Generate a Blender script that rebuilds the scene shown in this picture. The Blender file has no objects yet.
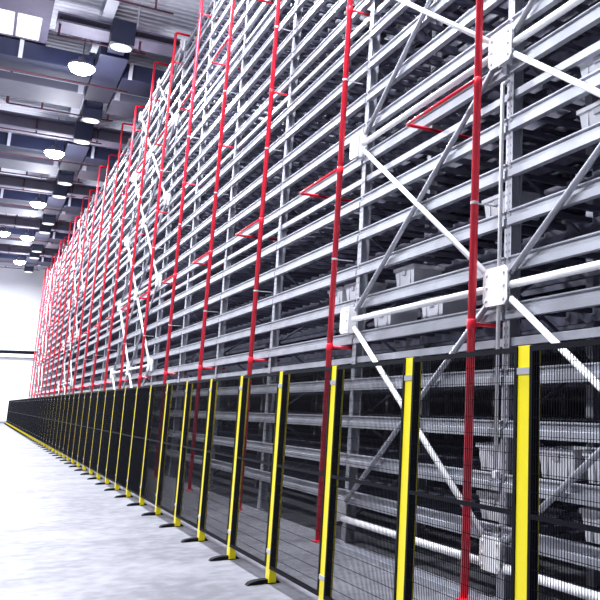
import bpy, math, random
from mathutils import Vector, Matrix
random.seed(7)
S = bpy.context.scene
COL = S.collection
PI = math.pi

# ------------------------------------------------------------------ materials
def mat(name, col, rough=.5, metal=0.0, vary=0.0, scale=4.0, stretch=None, bump=0.0, emit=None, estr=0.0, spec=None):
    m = bpy.data.materials.new(name); m.use_nodes = True
    nt = m.node_tree; b = nt.nodes['Principled BSDF']
    b.inputs['Base Color'].default_value = (*col, 1)
    b.inputs['Roughness'].default_value = rough
    b.inputs['Metallic'].default_value = metal
    if spec is not None: b.inputs['Specular IOR Level'].default_value = spec
    if emit:
        b.inputs['Emission Color'].default_value = (*emit, 1); b.inputs['Emission Strength'].default_value = estr
    if vary or bump:
        tc = nt.nodes.new('ShaderNodeTexCoord'); mp = nt.nodes.new('ShaderNodeMapping')
        nz = nt.nodes.new('ShaderNodeTexNoise'); nz.inputs['Scale'].default_value = scale; nz.inputs['Detail'].default_value = 6
        nt.links.new(tc.outputs['Object'], mp.inputs['Vector'])
        if stretch: mp.inputs['Scale'].default_value = stretch
        nt.links.new(mp.outputs['Vector'], nz.inputs['Vector'])
        if vary:
            r = nt.nodes.new('ShaderNodeValToRGB')
            r.color_ramp.elements[0].position = .3; r.color_ramp.elements[1].position = .7
            r.color_ramp.elements[0].color = (*[max(0, c*(1-vary)) for c in col], 1)
            r.color_ramp.elements[1].color = (*[min(1, c*(1+vary)) for c in col], 1)
            nt.links.new(nz.outputs['Fac'], r.inputs['Fac']); nt.links.new(r.outputs['Color'], b.inputs['Base Color'])
        if bump:
            bp = nt.nodes.new('ShaderNodeBump'); bp.inputs['Strength'].default_value = bump; bp.inputs['Distance'].default_value = .01
            nt.links.new(nz.outputs['Fac'], bp.inputs['Height']); nt.links.new(bp.outputs['Normal'], b.inputs['Normal'])
    return m

M = {
 'galv':   mat('galvanised_steel', (.40,.41,.46), .42, .35, .14, 3.0),
 'galvd':  mat('shade_darkened_steel', (.085,.085,.125), .45, .2, .3, 5.0),  # rack interior steel, coloured dark navy to deepen the shade inside
 'white':  mat('white_painted_steel', (.86,.86,.88), .38, 0, .03, 6.0),
 'red':    mat('red_pipe_paint', (.80,.014,.04), .35, 0, .08, 8.0),
 'mauve':  mat('dark_red_oxide_pipe', (.12,.035,.06), .5, 0, .15, 8.0),
 'yellow': mat('yellow_powder_coat', (1.0,.82,.0), .4, 0, .03, 9.0),
 'black':  mat('black_powder_coat', (.004,.004,.008), .7, 0, .1, 9.0, spec=.1),
 'rubber': mat('black_rubber', (.005,.005,.008), .75, spec=.12),
 'clamp':  mat('zinc_clamp', (.6,.6,.64), .35, .5),
 'duct':   mat('dark_blue_duct_wrap', (.009,.013,.048), .55, 0, .2, 2.0),
 'greyd':  mat('grey_sheet_duct', (.15,.15,.21), .5, .1, .08, 2.0),
 'girder': mat('grey_primed_girder', (.17,.155,.22), .55, 0, .1, 2.0),
 'lbeam':  mat('pale_steel_beam', (.62,.63,.72), .5, 0, .05, 2.0),
 'deck':   mat('pale_roof_deck', (.86,.86,.93), .55, 0, .04, 1.5),
 'wall':   mat('white_wall_panel', (.80,.81,.83), .6, 0, .02, .6),
 'wallr':  mat('dark_backing_wall', (.07,.07,.09), .8, 0, .1, .6),
 'diff':   mat('glowing_white_diffuser', (.85,.85,.85), .4, emit=(1,1,1), estr=.9),  # air outlets, not lamps: emission paints their brightness
 'lens':   mat('lamp_lens', (.9,.9,.9), .4, emit=(.93,.96,1), estr=40),
 'pane':   mat('translucent_roof_sheet', (.8,.8,.85), .4, emit=(.95,.96,1), estr=.8),
 'tote':   mat('pale_grey_tote_plastic', (.62,.62,.66), .45, 0, .04, 6.0),
 'toteh':  mat('tote_recess_shade', (.40,.40,.45), .5),  # darker colour stands in for shade in the handle recess
}

def concrete():
    m = bpy.data.materials.new('polished_concrete'); m.use_nodes = True
    nt = m.node_tree; b = nt.nodes['Principled BSDF']; L = nt.links.new
    tc = nt.nodes.new('ShaderNodeTexCoord')
    def noise(scale, det=6, st=None):
        n = nt.nodes.new('ShaderNodeTexNoise'); n.inputs['Scale'].default_value = scale; n.inputs['Detail'].default_value = det
        if st:
            mp = nt.nodes.new('ShaderNodeMapping'); mp.inputs['Scale'].default_value = st
            L(tc.outputs['Object'], mp.inputs['Vector']); L(mp.outputs['Vector'], n.inputs['Vector'])
        else: L(tc.outputs['Object'], n.inputs['Vector'])
        return n
    n1, n2 = noise(.9), noise(6.0, 8)
    mix = nt.nodes.new('ShaderNodeMix'); mix.data_type = 'FLOAT'; mix.inputs[0].default_value = .45
    L(n1.outputs['Fac'], mix.inputs[2]); L(n2.outputs['Fac'], mix.inputs[3])
    r = nt.nodes.new('ShaderNodeValToRGB')
    r.color_ramp.elements[0].position = .40; r.color_ramp.elements[1].position = .60
    r.color_ramp.elements[0].color = (.115,.115,.135,1); r.color_ramp.elements[1].color = (.225,.225,.25,1)
    L(mix.outputs[0], r.inputs['Fac']); L(r.outputs['Color'], b.inputs['Base Color'])
    b.inputs['Roughness'].default_value = .55; b.inputs['Specular IOR Level'].default_value = .25
    return m
M['floor'] = concrete()

# ------------------------------------------------------------------ mesh builder
class MB:
    def __init__(self): self.v = []; self.f = []
    def box(self, x0, x1, y0, y1, z0, z1):
        n = len(self.v)
        self.v += [(x0,y0,z0),(x1,y0,z0),(x1,y1,z0),(x0,y1,z0),(x0,y0,z1),(x1,y0,z1),(x1,y1,z1),(x0,y1,z1)]
        self.f += [[n+i for i in q] for q in ((0,3,2,1),(4,5,6,7),(0,1,5,4),(1,2,6,5),(2,3,7,6),(3,0,4,7))]
        return self
    def prism(self, prof, a, b, axis='y'):
        """prof: 2-D outline; axis 'y': (x,z) swept along y; 'x': (y,z) swept along x; 'z': (x,y) swept along z"""
        n = len(self.v); k = len(prof)
        for t in (a, b):
            for p, q in prof:
                self.v.append((p,t,q) if axis == 'y' else (t,p,q) if axis == 'x' else (p,q,t))
        self.f += [[n+i, n+(i+1) % k, n+k+(i+1) % k, n+k+i] for i in range(k)]
        self.f += [list(range(n, n+k)), list(range(n+2*k-1, n+k-1, -1))]
        return self
    def tube(self, pts, r, seg=10, cap=True):
        pts = [Vector(p) for p in pts]; n0 = len(self.v); m = len(pts)
        for i, p in enumerate(pts):
            d0 = (p-pts[i-1]).normalized() if i else None
            d1 = (pts[i+1]-p).normalized() if i < m-1 else None
            t = ((d0 or d1)+(d1 or d0)).normalized()
            ref = Vector((0,0,1)) if abs(t.z) < .95 else Vector((0,1,0))
            if i == 0: u = t.cross(ref).normalized()
            else:
                u = (pu - t*pu.dot(t))
                u = u.normalized() if u.length > 1e-6 else t.cross(ref).normalized()
            pu = u; w = t.cross(u)
            sc = 1.0
            if d0 and d1:
                c = max(.5, math.sqrt(max(0, (1+d0.dot(d1))/2))); sc = 1/c
            for k in range(seg):
                a = 2*PI*k/seg
                self.v.append(tuple(p + (u*math.cos(a)+w*math.sin(a))*r*(sc if d0 and d1 else 1)))
        for i in range(m-1):
            for k in range(seg):
                a = n0+i*seg+k; b = n0+i*seg+(k+1) % seg
                self.f.append([a, b, b+seg, a+seg])
        if cap:
            self.f.append(list(range(n0+seg-1, n0-1, -1))); self.f.append(list(range(n0+(m-1)*seg, n0+m*seg)))
        return self
    def lathe(self, prof, seg=24, c=(0,0,0)):
        n = len(self.v); k = len(prof)
        for r, z in prof:
            for s in range(seg):
                a = 2*PI*s/seg; self.v.append((c[0]+r*math.cos(a), c[1]+r*math.sin(a), c[2]+z))
        for i in range(k-1):
            for s in range(seg):
                a = n+i*seg+s; b = n+i*seg+(s+1) % seg
                self.f.append([a, b, b+seg, a+seg])
        self.f.append(list(range(n+seg-1, n-1, -1))); self.f.append(list(range(n+(k-1)*seg, n+k*seg)))
        return self
    def mesh(self, name, m, smooth=False):
        me = bpy.data.meshes.new(name); me.from_pydata(self.v, [], self.f)
        me.materials.append(M[m] if isinstance(m, str) else m)
        import bmesh
        bm = bmesh.new(); bm.from_mesh(me); bmesh.ops.recalc_face_normals(bm, faces=bm.faces); bm.to_mesh(me); bm.free()
        if smooth:
            for p in me.polygons: p.use_smooth = len(p.vertices) == 4
        return me
    def build(self, name, m, parent=None, loc=None, smooth=False, bevel=0):
        o = link(name, self.mesh(name, m, smooth), parent, loc)
        if bevel:
            b = o.modifiers.new('bevel', 'BEVEL'); b.width = bevel; b.segments = 2; b.limit_method = 'ANGLE'
        return o

def link(name, me, parent=None, loc=None):
    o = bpy.data.objects.new(name, me); COL.objects.link(o)
    if parent: o.parent = parent
    if loc: o.location = loc
    return o
def tag(o, label, cat, group=None):
    o['label'] = label; o['category'] = cat
    if group: o['group'] = group
    return o
def thing(name, label, cat, loc=(0,0,0), group=None):
    return tag(link(name, None, None, loc), label, cat, group)
def structure(o): o['kind'] = 'structure'; return o
def copy_tree(o, parent=None):
    c = o.copy(); COL.objects.link(c)
    if parent: c.parent = parent
    for ch in list(o.children): copy_tree(ch, c)
    return c

# ------------------------------------------------------------------ dimensions (metres; y runs along the aisle)
PITCH, UP0 = 3.80, 6.60                 # rack bay and the upright at the right of the picture
NB0, NB1 = -1, 20                       # bays
UPY = [UP0 + PITCH*k for k in range(NB0, NB1+2)]
XF = 3.985                              # rack face
YEND = 90.0
DECKZ = 14.7

# ------------------------------------------------------------------ room shell
f = MB().box(-14, 16, -6, YEND+.3, -.3, 0).build('floor', 'floor'); structure(f)
w = MB().box(-14, 16, YEND, YEND+.3, 0, DECKZ+.3).build('wall_far', 'wall'); structure(w)
w = MB().box(15.7, 16, -6, YEND, 0, DECKZ+.3).build('wall_right', 'wallr'); structure(w)  # dark wall added so the depth of the rack stays dark
# trapezoidal roof deck: ribs across the aisle
mb = MB(); y = -6.0; prof = []
while y < YEND-.01:
    prof += [(y, DECKZ), (y+.17, DECKZ), (y+.21, DECKZ+.075), (y+.29, DECKZ+.075)]; y += .33
prof += [(YEND, DECKZ), (YEND, DECKZ+.2), (-6.0, DECKZ+.2)]
n = len(prof)
mb.v = [(-14, a, b) for a, b in prof] + [(16, a, b) for a, b in prof]
mb.f = [[i, (i+1) % n, n+(i+1) % n, n+i] for i in range(n)]
structure(mb.build('ceiling', 'deck'))
# beam across the far wall
structure(MB().box(-14, 15.6, YEND-.42, YEND, 6.12, 6.42).build('trim_1', 'black'))
structure(MB().box(-14, 15.6, YEND-.45, YEND, 5.84, 6.12).build('trim_2', 'wall'))
structure(MB().box(-14, 15.6, YEND-.06, YEND, 0, .18).build('trim_3', 'girder'))

# ------------------------------------------------------------------ roof steel, ducts, pipes and lamps
PER, Y0 = 11.95, 31.0
ORD = ['nearest', 'second nearest', 'third nearest', 'fourth nearest', 'farthest']
# long pale beam along the aisle under the deck
def ibeam_prof(c, z0, wd, h, t=.03):
    a = wd/2
    return [(c-a,z0),(c+a,z0),(c+a,z0+t),(c+t/2,z0+t),(c+t/2,z0+h-t),(c+a,z0+h-t),(c+a,z0+h),(c-a,z0+h),(c-a,z0+h-t),(c-t/2,z0+h-t),(c-t/2,z0+t),(c-a,z0+t)]
structure(MB().prism(ibeam_prof(2.12, 14.05, .34, DECKZ-14.05), 8, YEND, 'y').build('trim_4', 'lbeam'))
tn = 5
for k in range(-1, 5):
    y0 = Y0 + PER*k
    xl = .75 if k == 0 else -13.5
    g = MB().prism(ibeam_prof(y0-1.2, 13.70 if k == 0 else 13.40, 1.0, .32 if k == 0 else .62, .06), xl, 15.5, 'x').build('trim_%d' % tn, 'girder'); tn += 1
    structure(g)
for k in range(5):
    y0 = Y0 + PER*k; w_ = ORD[k]
    # dark cross ducts, left and right of the spine duct
    for side, xa, xb in (('left', -13, 2.10), ('right', 3.05, 15)):
        t = thing('cross_duct', '%s dark blue duct crossing the ceiling, %s of the spine duct' % (w_, side), 'duct', ((xa+xb)/2, y0+2.1, 13.3), 'dark cross ducts under the roof')
        MB().box(xa-(xa+xb)/2, xb-(xa+xb)/2, -.8, .85, 0, .6).build('duct_body', 'duct', t, bevel=.02)
        xs = (-6, -3, -.1) if side == 'left' else (3.3, 6.5)
        for xh in xs:
            MB().box(-.06, .06, -.86, -.80, -.02, .62).build('hanger', 'lbeam', t, (xh-(xa+xb)/2, 0, 0))
        t = thing('flat_duct', '%s flat grey duct behind the dark cross duct, %s of the spine duct' % (w_, side), 'duct', ((xa+xb)/2, y0+4.9, 13.3), 'flat grey ducts under the roof')
        MB().box(xa-(xa+xb)/2, xb-(xa+xb)/2, -1.0, 1.0, 0, .31).build('duct_body', 'greyd', t, bevel=.015)
        xs = (-6, -3, 1.95) if side == 'left' else (3.2, 6.5)
        for xh in xs:
            MB().box(-.09, .09, -1.05, -1.0, -.02, .40).build('hanger', 'lbeam', t, (xh-(xa+xb)/2, 0, 0))
    # spine duct with a diffuser box at each end
    t = thing('spine_duct', '%s dark blue duct running lengthwise between two round air outlets' % w_, 'duct', (2.57, y0+2.3, 13.3), 'lengthwise dark ducts')
    MB().box(-.44, .44, -2.9, 2.3, 0, .62).build('duct_body', 'duct', t, bevel=.02)
    for e, yy in ((-1, -4.65), (1, 3.9)):
        b = MB().box(-.34, .34, -.36, .36, -.3, .50).build('outlet_box', 'duct', t, (0, yy, 0), bevel=.015)
        MB().lathe([(.30, -.035), (.31, 0), (.0, 0)][:2], 28).build('diffuser', 'diff', b, (0, 0, -.30))
        MB().box(-.25, .25, (.36 if e < 0 else -1.25+.0), (1.75 if e < 0 else -.36), .1, .5).build('connecting_duct', 'duct', t, (0, yy, 0))
        MB().box(-.02, .02, -.02, .02, .5, DECKZ-13.3).build('hanger', 'lbeam', t, (.40, yy, 0))
    # sprinkler mains across the ceiling
    for dy, z, nm in ((-1.45, 13.30, 'in front of'), (2.45, 13.20, 'under'), (6.75, 13.30, 'behind')):
        t = thing('ceiling_pipe', 'thin dark red pipe across the ceiling %s the %s dark cross duct' % (nm, w_), 'pipe', (0, y0+dy, z), 'sprinkler mains across the ceiling')
        MB().tube([(-.32 if nm == 'behind' else .80 if k == 0 and nm == 'in front of' else -13, 0, 0), (3.4, 0, 0)], .032, 8).build('pipe_run', 'mauve', t, smooth=True)
        if nm == 'behind': MB().tube([(-.32, 0, 0), (-.32, 0, DECKZ-z)], .05, 8).build('riser_end', 'mauve', t, smooth=True)
        for xh in (-3.2, -1.55, .85, 3.2) if nm != 'under' else (-3.2, -.8):
            MB().tube([(xh, 0, 0), (xh, 0, 0 if nm == 'under' else .75)] if nm != 'under' else [(xh, .05, 0), (xh, .05, .5)], .035, 8).build('drop', 'mauve', t, smooth=True)
t = thing('ceiling_pipe', 'nearest thin dark red pipe across the ceiling, at the top edge of the picture', 'pipe', (0, Y0-PER+6.75, 13.3), 'sprinkler mains across the ceiling')
MB().tube([(-13, 0, 0), (3.6, 0, 0)], .032, 8).build('pipe_run', 'mauve', t, smooth=True)
for xh in (-1.5, 3.1): MB().tube([(xh, 0, 0), (xh, 0, 1.1)], .03, 8).build('drop', 'mauve', t, smooth=True)
# high bay lamps
def lamp(x, y, label, lit=True):
    t = thing('high_bay_lamp', label, 'lamp', (x, y, 13.0), 'round high bay lamps')
    MB().lathe([(.40, .0), (.42, .05), (.36, .12), (.16, .2), (.14, .32)], 28).build('housing', 'greyd', t, smooth=True)
    MB().lathe([(.05, -.26), (.20, -.24), (.32, -.17), (.39, -.06), (.40, .0)], 28).build('lens', 'lens', t, smooth=True)  # bowl widened and deepened so its shape takes in the glare
    MB().tube([(0, 0, .32), (0, 0, DECKZ-13.004)], .02, 8).build('suspension_rod', 'greyd', t)
    return t
def glow(x, y, p, r=.42):
    l = bpy.data.lights.new('lamp_and_fill_light', 'AREA'); l.shape = 'DISK'; l.size = 2*r; l.energy = p; l.color = (.90,.93,1.0)
    o = bpy.data.objects.new('lamp_and_fill_light', l); COL.objects.link(o); o.location = (x, y, 12.70)
LAMP = 1500
for k in range(5):
    lamp(1.69, Y0+PER*k+.2, '%s glowing round lamp hanging under the ceiling ducts' % ORD[k])
    glow(1.69, Y0+PER*k+.2, LAMP)
lamp(.28, 66.2, 'glowing round lamp at the left edge, left of the row of lamps')
def up(x, y, p):
    l = bpy.data.lights.new('ceiling_fill', 'POINT'); l.shadow_soft_size = .35; l.energy = p; l.color = (.88,.91,1.0)
    o = bpy.data.objects.new('ceiling_fill', l); COL.objects.link(o); o.location = (x, y, 11.6)
for k in range(-2, 5): up(1.69, Y0+PER*k+.2, 460 if k >= 0 else 1000)  # point lights added below the lamps to brighten deck and upper rack
glow(-6, 84, 3500); glow(1.69, Y0+PER*4+.2, 2500)  # unseen light added to brighten the far wall; farthest lamp boosted too
for k in (-1, -2): glow(1.69, Y0+PER*k+.2, LAMP*1.3)
for k in range(-2, 5): glow(-9, Y0+PER*k+.2, LAMP*1.8)  # row of unseen lights added to brighten vertical faces along the aisle

# skylight
t = thing('skylight', 'pair of bright ribbed roof lights in a grey frame, top left corner', 'skylight', (-.35, 31.0, 14.0))
mb = MB()
for x0, x1, ya, yb in ((-1.3,.95,-2.4,-.85), (-1.3,.95,1.35,1.6), (-1.3,-.70,-.85,1.35), (-.04,.04,-.85,1.35), (.72,.95,-.85,1.35)):
    mb.box(x0, x1, ya, yb, 0, DECKZ-14.0)
mb.build('frame', 'girder', t)
for x0, x1 in ((-.70,-.04), (.04,.72)):
    mb = MB(); yy = -.85; pr = []
    while yy < 1.2: pr += [(yy,.1),(yy+.13,.1),(yy+.16,.05),(yy+.25,.05)]; yy += .28
    pr += [(1.35,.1),(1.35,.16),(-.85,.16)]
    mb.prism(pr, x0, x1, 'x').build('pane', 'pane', t)

# ------------------------------------------------------------------ the rack
rack = thing('storage_rack', 'towering galvanised steel storage rack of many levels behind the yellow and black fence', 'rack', (XF, 2.80, 0))
OX, OY = XF, 2.80
def part(mb, name, m, x=0, y=0, z=0, **k): return mb.build(name, m, rack, (x-OX, y-OY, z), **k)
def stuff(o): o['kind'] = 'stuff'; return o
LEV, SMALL = [], []
for m_ in range(6):
    for d in (.175, .62, 1.065, 1.536, 2.0):
        z = 2.42*m_+d
        if z > .3 and z < 12.4: LEV.append(z)
    if m_: SMALL.append(2.42*m_-.14)
TOP = 12.45
# uprights: perforated omega section, open to the back
up = MB()
up.prism([(0,-.06),(.012,-.06),(.012,-.030),(.10,-.030),(.10,-.062),(.112,-.062),(.112,-.020),(.012,-.020),
          (.012,.020),(.112,.020),(.112,.062),(.10,.062),(.10,.030),(.012,.030),(.012,.06),(0,.06)], .02, TOP, 'z')
zz = .15
while zz < TOP-.1:       # punched holes show as small dark plates
    zz += .1
upm = up.mesh('upright', 'galv')
holes = MB()
zz = .12
while zz < TOP-.1:
    for s in (-.028, .028): holes.box(-.0015, .001, s-.006, s+.006, zz, zz+.025)
    zz += .08
holesm = holes.mesh('slot', 'galvd')
footm = MB().box(-.05, .17, -.10, .10, 0, .02).box(-.012, 0, -.07, .07, .02, .20).mesh('foot_plate', 'galv')
for i, y in enumerate(UPY):
    o = link('upright', upm, rack, (XF-OX, y-OY, 0))
    link('foot_plate', footm, o)
    if i < 8: link('slot', holesm, o)['kind'] = 'stuff'
for x in (4.95, 6.1, 7.3, 8.6):
    for y in UPY[:20] if x > 5 else UPY:
        link('rear_upright', upm, rack, (x-OX, y-OY, 0))
# frame bracing between the front and second row of uprights
mb = MB()
for y in UPY[:8]:
    z = .3; s = 0
    while z < 12:
        a, b = (4.10, 4.95) if s % 2 == 0 else (4.95, 4.10)
        mb.tube([(a, y, z), (b, y, z+.6)], .018, 6); z += .6; s += 1
part_frame = mb
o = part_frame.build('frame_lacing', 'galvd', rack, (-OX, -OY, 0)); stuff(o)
# front beams: stepped box section
H = .145
bp = [(-.030,-H),(.035,-H),(.035,0),(-.024,0),(-.024,-.012),(.000,-.016),(.000,-.058),(-.010,-.064),(-.010,-.070),(-.030,-.076)]
sp = [(0,-.075),(.05,-.075),(.05,-.065),(.012,-.065),(.012,-.008),(.05,-.008),(.05,0),(0,0)]
def beam_mb(mb, y, z, small, x=0.0):
    p = [(x+a, z+b) for a, b in (sp if small else bp)]
    mb.prism(p, y+.03, y+PITCH-.03, 'y')
    return mb
beam_me = beam_mb(MB(), 0, 0, False).mesh('shelf_beam', 'galv')
small_me = beam_mb(MB(), 0, 0, True).mesh('light_beam', 'galv')
rest = MB(); rests = MB()
for b in range(NB0, NB1+1):
    y = UP0+PITCH*b
    for z in LEV:
        if b <= 2 and (b <= 1 or z < 11): link('shelf_beam', beam_me, rack, (0, y-OY, z)) if b <= 2 and (b < 2 or z < 9) else beam_mb(rest, y, z, False, XF)
        else: beam_mb(rest, y, z, False, XF)
    for z in SMALL: link('light_beam', small_me, rack, (.02, y-OY, z)) if b < 18 else beam_mb(rests, y, z, True, XF+.02)
o = rest.build('shelf_beam', 'galv', rack, (-OX, -OY, 0)); stuff(o)
if rests.v: stuff(rests.build('light_beam', 'galv', rack, (-OX, -OY, 0)))
# cross rails that carry the totes, running back into the rack, and the rear beams
def rails(mb, y, z, zmin=0):
    n = 9
    for i in range(n):
        yy = y+.22+i*(PITCH-.44)/(n-1)
        mb.prism([(yy-.03,z-.05),(yy+.03,z-.05),(yy+.03,z-.042),(yy-.022,z-.042),(yy-.022,z+.0),(yy-.03,z+.0)], 4.03, 4.80, 'x')
    for xa, xb in ((5.15,5.95),(6.25,7.15),(7.45,8.45)):
        for i in range(n):
            yy = y+.22+i*(PITCH-.44)/(n-1)
            mb.box(xa, xb, yy-.03, yy+.03, z-.05, z-.01)
    return mb
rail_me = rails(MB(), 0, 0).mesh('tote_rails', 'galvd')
rr = MB(); rb = MB()
for b in range(NB0, NB1+1):
    y = UP0+PITCH*b
    for z in LEV:
        if b <= 2 and (b < 2 or z < 7): link('tote_rails', rail_me, rack, (-OX, y-OY, z))
        else: rails(rr, y, z)
for z in LEV:
    for x in (4.82, 5.10, 5.97, 6.20, 7.18, 7.40, 8.48):
        rb.box(x, x+.04, UPY[0], UPY[-1], z-.13, z)
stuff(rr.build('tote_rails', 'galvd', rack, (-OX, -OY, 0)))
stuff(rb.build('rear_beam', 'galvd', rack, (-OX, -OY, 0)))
# bracing: node plates, tie tubes, crossed diagonals in pairs of bays
NODEZ = [.40, 2.75, 5.12, 7.50, 9.90, 12.28]
pl = [(-.17,-.18),(.17,-.18),(.22,-.13),(.22,.13),(.17,.18),(-.17,.18),(-.22,.13),(-.22,-.13)]
# bolt heads facing the aisle
mb2 = MB().prism(pl, -.012, 0, 'x').box(0, .105, -.058, -.048, -.17, .17).box(0, .105, .048, .058, -.17, .17)
for sy in (-1, 1):
    for zz in (-.12, 0, .12):
        h = [(sy*.155+.02*math.cos(a*PI/3), zz+.02*math.sin(a*PI/3)) for a in range(6)]
        mb2.prism(h, -.028, -.012, 'x')
plate_me = mb2.mesh('node_plate', 'white')
def end_plate(sg):
    q = [(-.08*sg,-.17),(.17*sg,-.17),(.22*sg,-.13),(.22*sg,.13),(.17*sg,.17),(-.08*sg,.17)]
    if sg < 0: q = q[::-1]
    m3 = MB().prism(q, -.012, 0, 'x').box(0, .105, -.058, -.048, -.17, .17).box(0, .105, .048, .058, -.17, .17)
    for zz in (-.12, 0, .12):
        h = [(-sg*.03+.02*math.cos(a*PI/3), zz+.02*math.sin(a*PI/3)) for a in range(6)]
        m3.prism(h, -.028, -.012, 'x')
    return m3.mesh('node_plate', 'white')
far_me, near_me = end_plate(1), end_plate(-1)
XP = 3.865
for g in range(4):
    ys = [2.80+22.8*g+PITCH*i for i in range(3)]
    for y, pm in zip(ys, (near_me, plate_me, far_me)):
        for z in NODEZ: link('node_plate', pm, rack, (XP-OX, y-OY, z)).scale = (1, .8, .8) if z < 1 else (1, 1, 1)
    for i in range(2):
        ya, yb = ys[i], ys[i+1]
        for j, z in enumerate(NODEZ):
            part(MB().tube([(0, .12, 0), (0, PITCH-.12, 0)], .037, 12), 'tie_tube', 'white', 3.912, ya, z-(.10 if j == 0 else 0), smooth=True)
            if j < 5:
                dz = NODEZ[j+1]-z; d = Vector((0, PITCH, dz)).normalized()
                a = d*.22; b = Vector((0, PITCH, dz))-d*.22
                part(MB().tube([a, b], .031, 10), 'diagonal_brace', 'white', 3.905, ya, z, smooth=True)
                d = Vector((0, PITCH, -dz)).normalized()
                a = d*.22; b = Vector((0, PITCH, -dz))-d*.22
                a.x += .012; b.x += .012
                part(MB().tube([a, b], .030, 10), 'diagonal_brace', 'galv', 3.905, ya, z+dz, smooth=True)  # similar tubes, less lit: the greyer material paints that shade

# low rail on the floor in front of the near bays
tag(MB().prism([(-.06,0),(.06,0),(.06,.05),(.045,.05),(.045,.012),(-.045,.012),(-.045,.05),(-.06,.05)], 2.0, 10.30, 'y').build('floor_rail', 'galv', None, (3.80, 0, 0)),
    'low pale steel rail on the floor along the foot of the rack', 'rail')
# white conduit hung in front of the near upright
t = thing('conduit', 'thin white conduit hanging down in front of the nearest rack upright', 'conduit', (3.905, 6.61, 1.05))
MB().tube([(.05, -.05, 3.74), (0, 0, 3.70), (0, 0, .06)], .020, 8).build('tube', 'white', t, smooth=True)
MB().box(-.02, .045, -.03, .03, -.02, .05).build('end_box', 'white', t, bevel=.01)

# ------------------------------------------------------------------ totes on the near shelves
def tote_proto():
    t = thing('tote', '', 'tote', (0,0,0), 'pale grey totes on the rack shelves')
    Hh = .25
    mb = MB()
    def ring(x, y, z): return [(-x,-y,z),(x,-y,z),(x,y,z),(-x,y,z)]
    rs = [ring(.165,.235,0), ring(.185,.265,Hh-.04), ring(.205,.285,Hh-.04), ring(.205,.285,Hh), ring(.18,.26,Hh), ring(.16,.23,.012)]
    for r in rs: mb.v += r
    mb.f.append([3,2,1,0])
    for i in range(5):
        for k in range(4): mb.f.append([4*i+k, 4*i+(k+1) % 4, 4*i+4+(k+1) % 4, 4*i+4+k])
    mb.f.append([20,21,22,23])
    mb.build('shell', 'tote', t)
    MB().box(-.197, -.178, -.05, .05, .15, .20).build('handle', 'toteh', t)
    for s in (-1, 1): MB().box(-.186, -.168, s*.15-.012, s*.15+.012, .02, .21).build('rib', 'tote', t)
    return t
TOTES = [ # y, level z, x, label
 (9.15, 3.05, 4.27, 'grey tote on the shelf just above the white horizontal tube, centre of the braced bay'),
 (8.38, 2.595, 4.27, 'grey tote partly behind the white horizontal tube, right of the centre of the braced bay'),
 (9.78, 2.595, 4.27, 'grey tote under the left end of the white horizontal tube'),
 (10.83, 3.05, 4.27, 'grey tote right of the second red riser, on the shelf above the fence'),
 (11.5, 3.05, 4.27, 'grey tote seen behind the second red riser'),
 (6.98, 3.485, 4.27, 'grey tote on the shelf above the large white node plate, beside the thin conduit'),
 (6.98, 1.065, 4.27, 'grey tote low behind the mesh, left of the nearest upright, beside the conduit foot'),
 (6.95, .62, 4.27, 'grey tote on the lowest shelf left of the nearest upright'),
 (5.92, 1.065, 4.27, 'grey tote behind the mesh right of the nearest yellow post, left of the rising brace'),
 (5.25, 1.065, 4.27, 'grey tote behind the mesh at the right edge, beyond the rising brace'),
 (5.29, .62, 4.27, 'grey tote on the lowest shelf at the right edge of the picture'),
 (5.32, 4.42, 4.27, 'grey tote at the right edge, upper of two near the top right'),
 (5.32, 3.956, 4.27, 'grey tote at the right edge, lower of two near the top right'),
]
p0 = tote_proto()
for i, (y, z, x, lab) in enumerate(TOTES):
    o = p0 if i == 0 else copy_tree(p0)
    o.location = (x, y, z+.002); o['label'] = lab

# ------------------------------------------------------------------ red sprinkler risers
XR = 3.735
NUM = ['first','second','third','fourth','fifth','sixth','seventh','eighth','ninth','tenth','eleventh','twelfth','thirteenth','fourteenth','fifteenth','sixteenth','seventeenth','eighteenth','nineteenth','twentieth','twenty-first','twenty-second']
def riser(y, top, label):
    t = thing('sprinkler_riser', label, 'pipe', (XR, y, 0), 'red sprinkler risers in front of the rack')
    MB().tube([(0,0,.0), (0,0,top-.06), (.02,0,top-.02), (.06,0,top), (.40,0,top)], .038, 12).build('riser_pipe', 'red', t, smooth=True)
    MB().lathe([(.07,0),(.07,.015),(.045,.02)], 12).build('floor_flange', 'red', t)
    for z in (2.41, 4.80, 7.16, 9.62, 11.80):
        v = z in (4.80, 9.62)
        if v: pts = [(0,0,z), (-.0,1.58,z), (.02,1.62,z), (.06,1.64,z), (1.15,1.64,z)]
        else: pts = [(0,0,z), (.48,0,z)]
        if v: pts = [(-.045,0,z-.0), (-.045,1.53,z), (-.03,1.57,z), (1.15,1.57,z)]
        MB().tube(pts, .019, 8).build('branch_pipe', 'red', t, smooth=True)
        MB().lathe([(.042,-.045),(.045,-.04),(.045,.04),(.042,.045)], 12).build('coupling', 'red', t, (0,0,z), smooth=True)
    for z in (3.57, 6.1, 8.4):
        MB().lathe([(.039,-.014),(.0415,-.012),(.0415,.012),(.039,.014)], 12).build('clamp', 'clamp', t, (0,0,z))
        MB().box(.03, .25, -.006, .006, -.006, .006).build('bracket', 'clamp', t, (0,0,z))
    return t
for k in range(21):
    lab = 'nearest tall red sprinkler riser, at the right of the picture' if k == 0 else \
          ('farthest visible red sprinkler riser at the far end of the rack' if k == 20 else
           '%s tall red sprinkler riser from the right, in front of the rack' % NUM[k])
    riser(6.81+PITCH*k*1.003, 13.15 if k % 2 == 0 else 12.75, lab)

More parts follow.
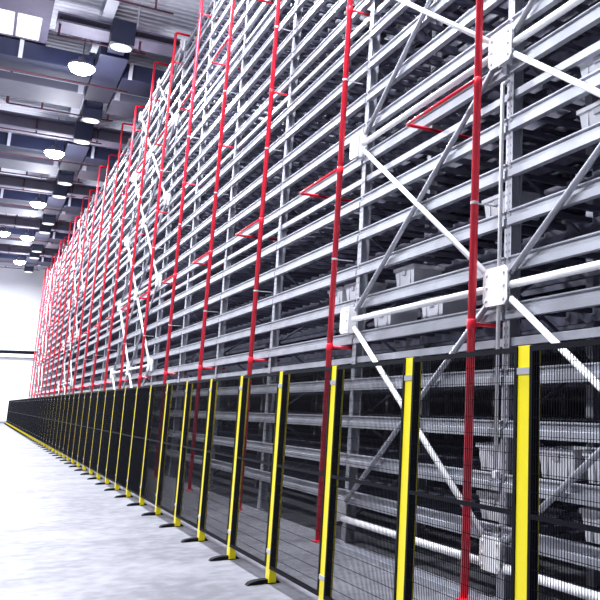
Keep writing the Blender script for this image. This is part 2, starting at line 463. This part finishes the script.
# ------------------------------------------------------------------ safety fence
FX, FP, FY = 2.51, 1.503, 3.945
fence = thing('safety_fence', 'long machine guard fence of yellow posts and black wire mesh along the rack', 'fence', (FX, FY, 0))
post_me = MB().box(-.015, .052, -.075, .050, .012, 1.99).mesh('fence_post', 'yellow')
# curved black foot reaching out on the aisle side
fp = []
for i in range(9):
    a = PI*i/8; fp.append((-.05-.145*math.cos(a), .010+.032*math.sin(a)))
foot_me = MB().prism([(-.205,0)]+fp+[(.105,0)], -.048, .048, 'y').mesh('foot', 'rubber')
clamp_me = MB().box(-.0225, .03, -.077, .0515, -.018, .018).mesh('clamp', 'clamp')
PW = FP-.129
wires = MB(); nW = 57
for i in range(1, nW):
    y = -PW/2+PW*i/nW; wires.box(-.0218, -.0186, y-.0016, y+.0016, .15, 1.98)
for i in range(1, 19):
    z = .15+i*.0965
    wires.box(-.0186, -.0156, -PW/2, PW/2, z-.0015, z+.0015)
wires.box(-.022, -.005, -PW/2, PW/2, 1.075, 1.100)
wires_me = wires.mesh('mesh_panel', 'black')
frame_me = MB().box(-.022, .026, -PW/2, -PW/2+.03, .14, 1.985).box(-.022, .026, PW/2-.03, PW/2, .14, 1.985).box(-.022, .0, -PW/2+.03, PW/2-.03, .14, .17).box(-.022, .0, -PW/2+.03, PW/2-.03, 1.955, 1.985).mesh('panel_frame', 'black')
NP = 57
for k in range(-1, NP):
    p = link('fence_post', post_me, fence, (0, FP*k, 0))
    link('foot', foot_me, p)
    for z in (.29, 1.85):
        link('clamp', clamp_me, p, (0, 0, z))
    if k < NP-1:
        w = link('mesh_panel', wires_me, fence, (0, FP*(k+.5)-.0125, 0))
        link('panel_frame', frame_me, w)

# ------------------------------------------------------------------ camera and world
cam = bpy.data.cameras.new('camera'); co = bpy.data.objects.new('camera', cam); COL.objects.link(co)
yaw, pit, rol = math.radians(34.31), math.radians(11.51), math.radians(.37)
fw = Vector((math.sin(yaw)*math.cos(pit), math.cos(yaw)*math.cos(pit), math.sin(pit)))
rt = Vector((math.cos(yaw), -math.sin(yaw), 0)); u = rt.cross(fw)
r2 = rt*math.cos(rol)+u*math.sin(rol); u2 = u*math.cos(rol)-rt*math.sin(rol)
co.matrix_world = Matrix(((r2.x,u2.x,-fw.x,0),(r2.y,u2.y,-fw.y,0),(r2.z,u2.z,-fw.z,1.65),(0,0,0,1)))
cam.sensor_width = 36; cam.lens = 829.9/600*36
cam.shift_x = -(553-300)/600; cam.shift_y = (238.9-300)/600
cam.clip_end = 300
S.camera = co

wd = bpy.data.worlds.new('ambient_fill'); S.world = wd; wd.use_nodes = True  # even bluish fill added around the hall
bg = wd.node_tree.nodes['Background']; bg.inputs[0].default_value = (.66,.74,1.0,1); bg.inputs[1].default_value = .10

S.view_settings.view_transform = 'Standard'; S.view_settings.look = 'None'
S.view_settings.gamma = 1; S.view_settings.use_curve_mapping = False
S.view_settings.exposure = 0.0
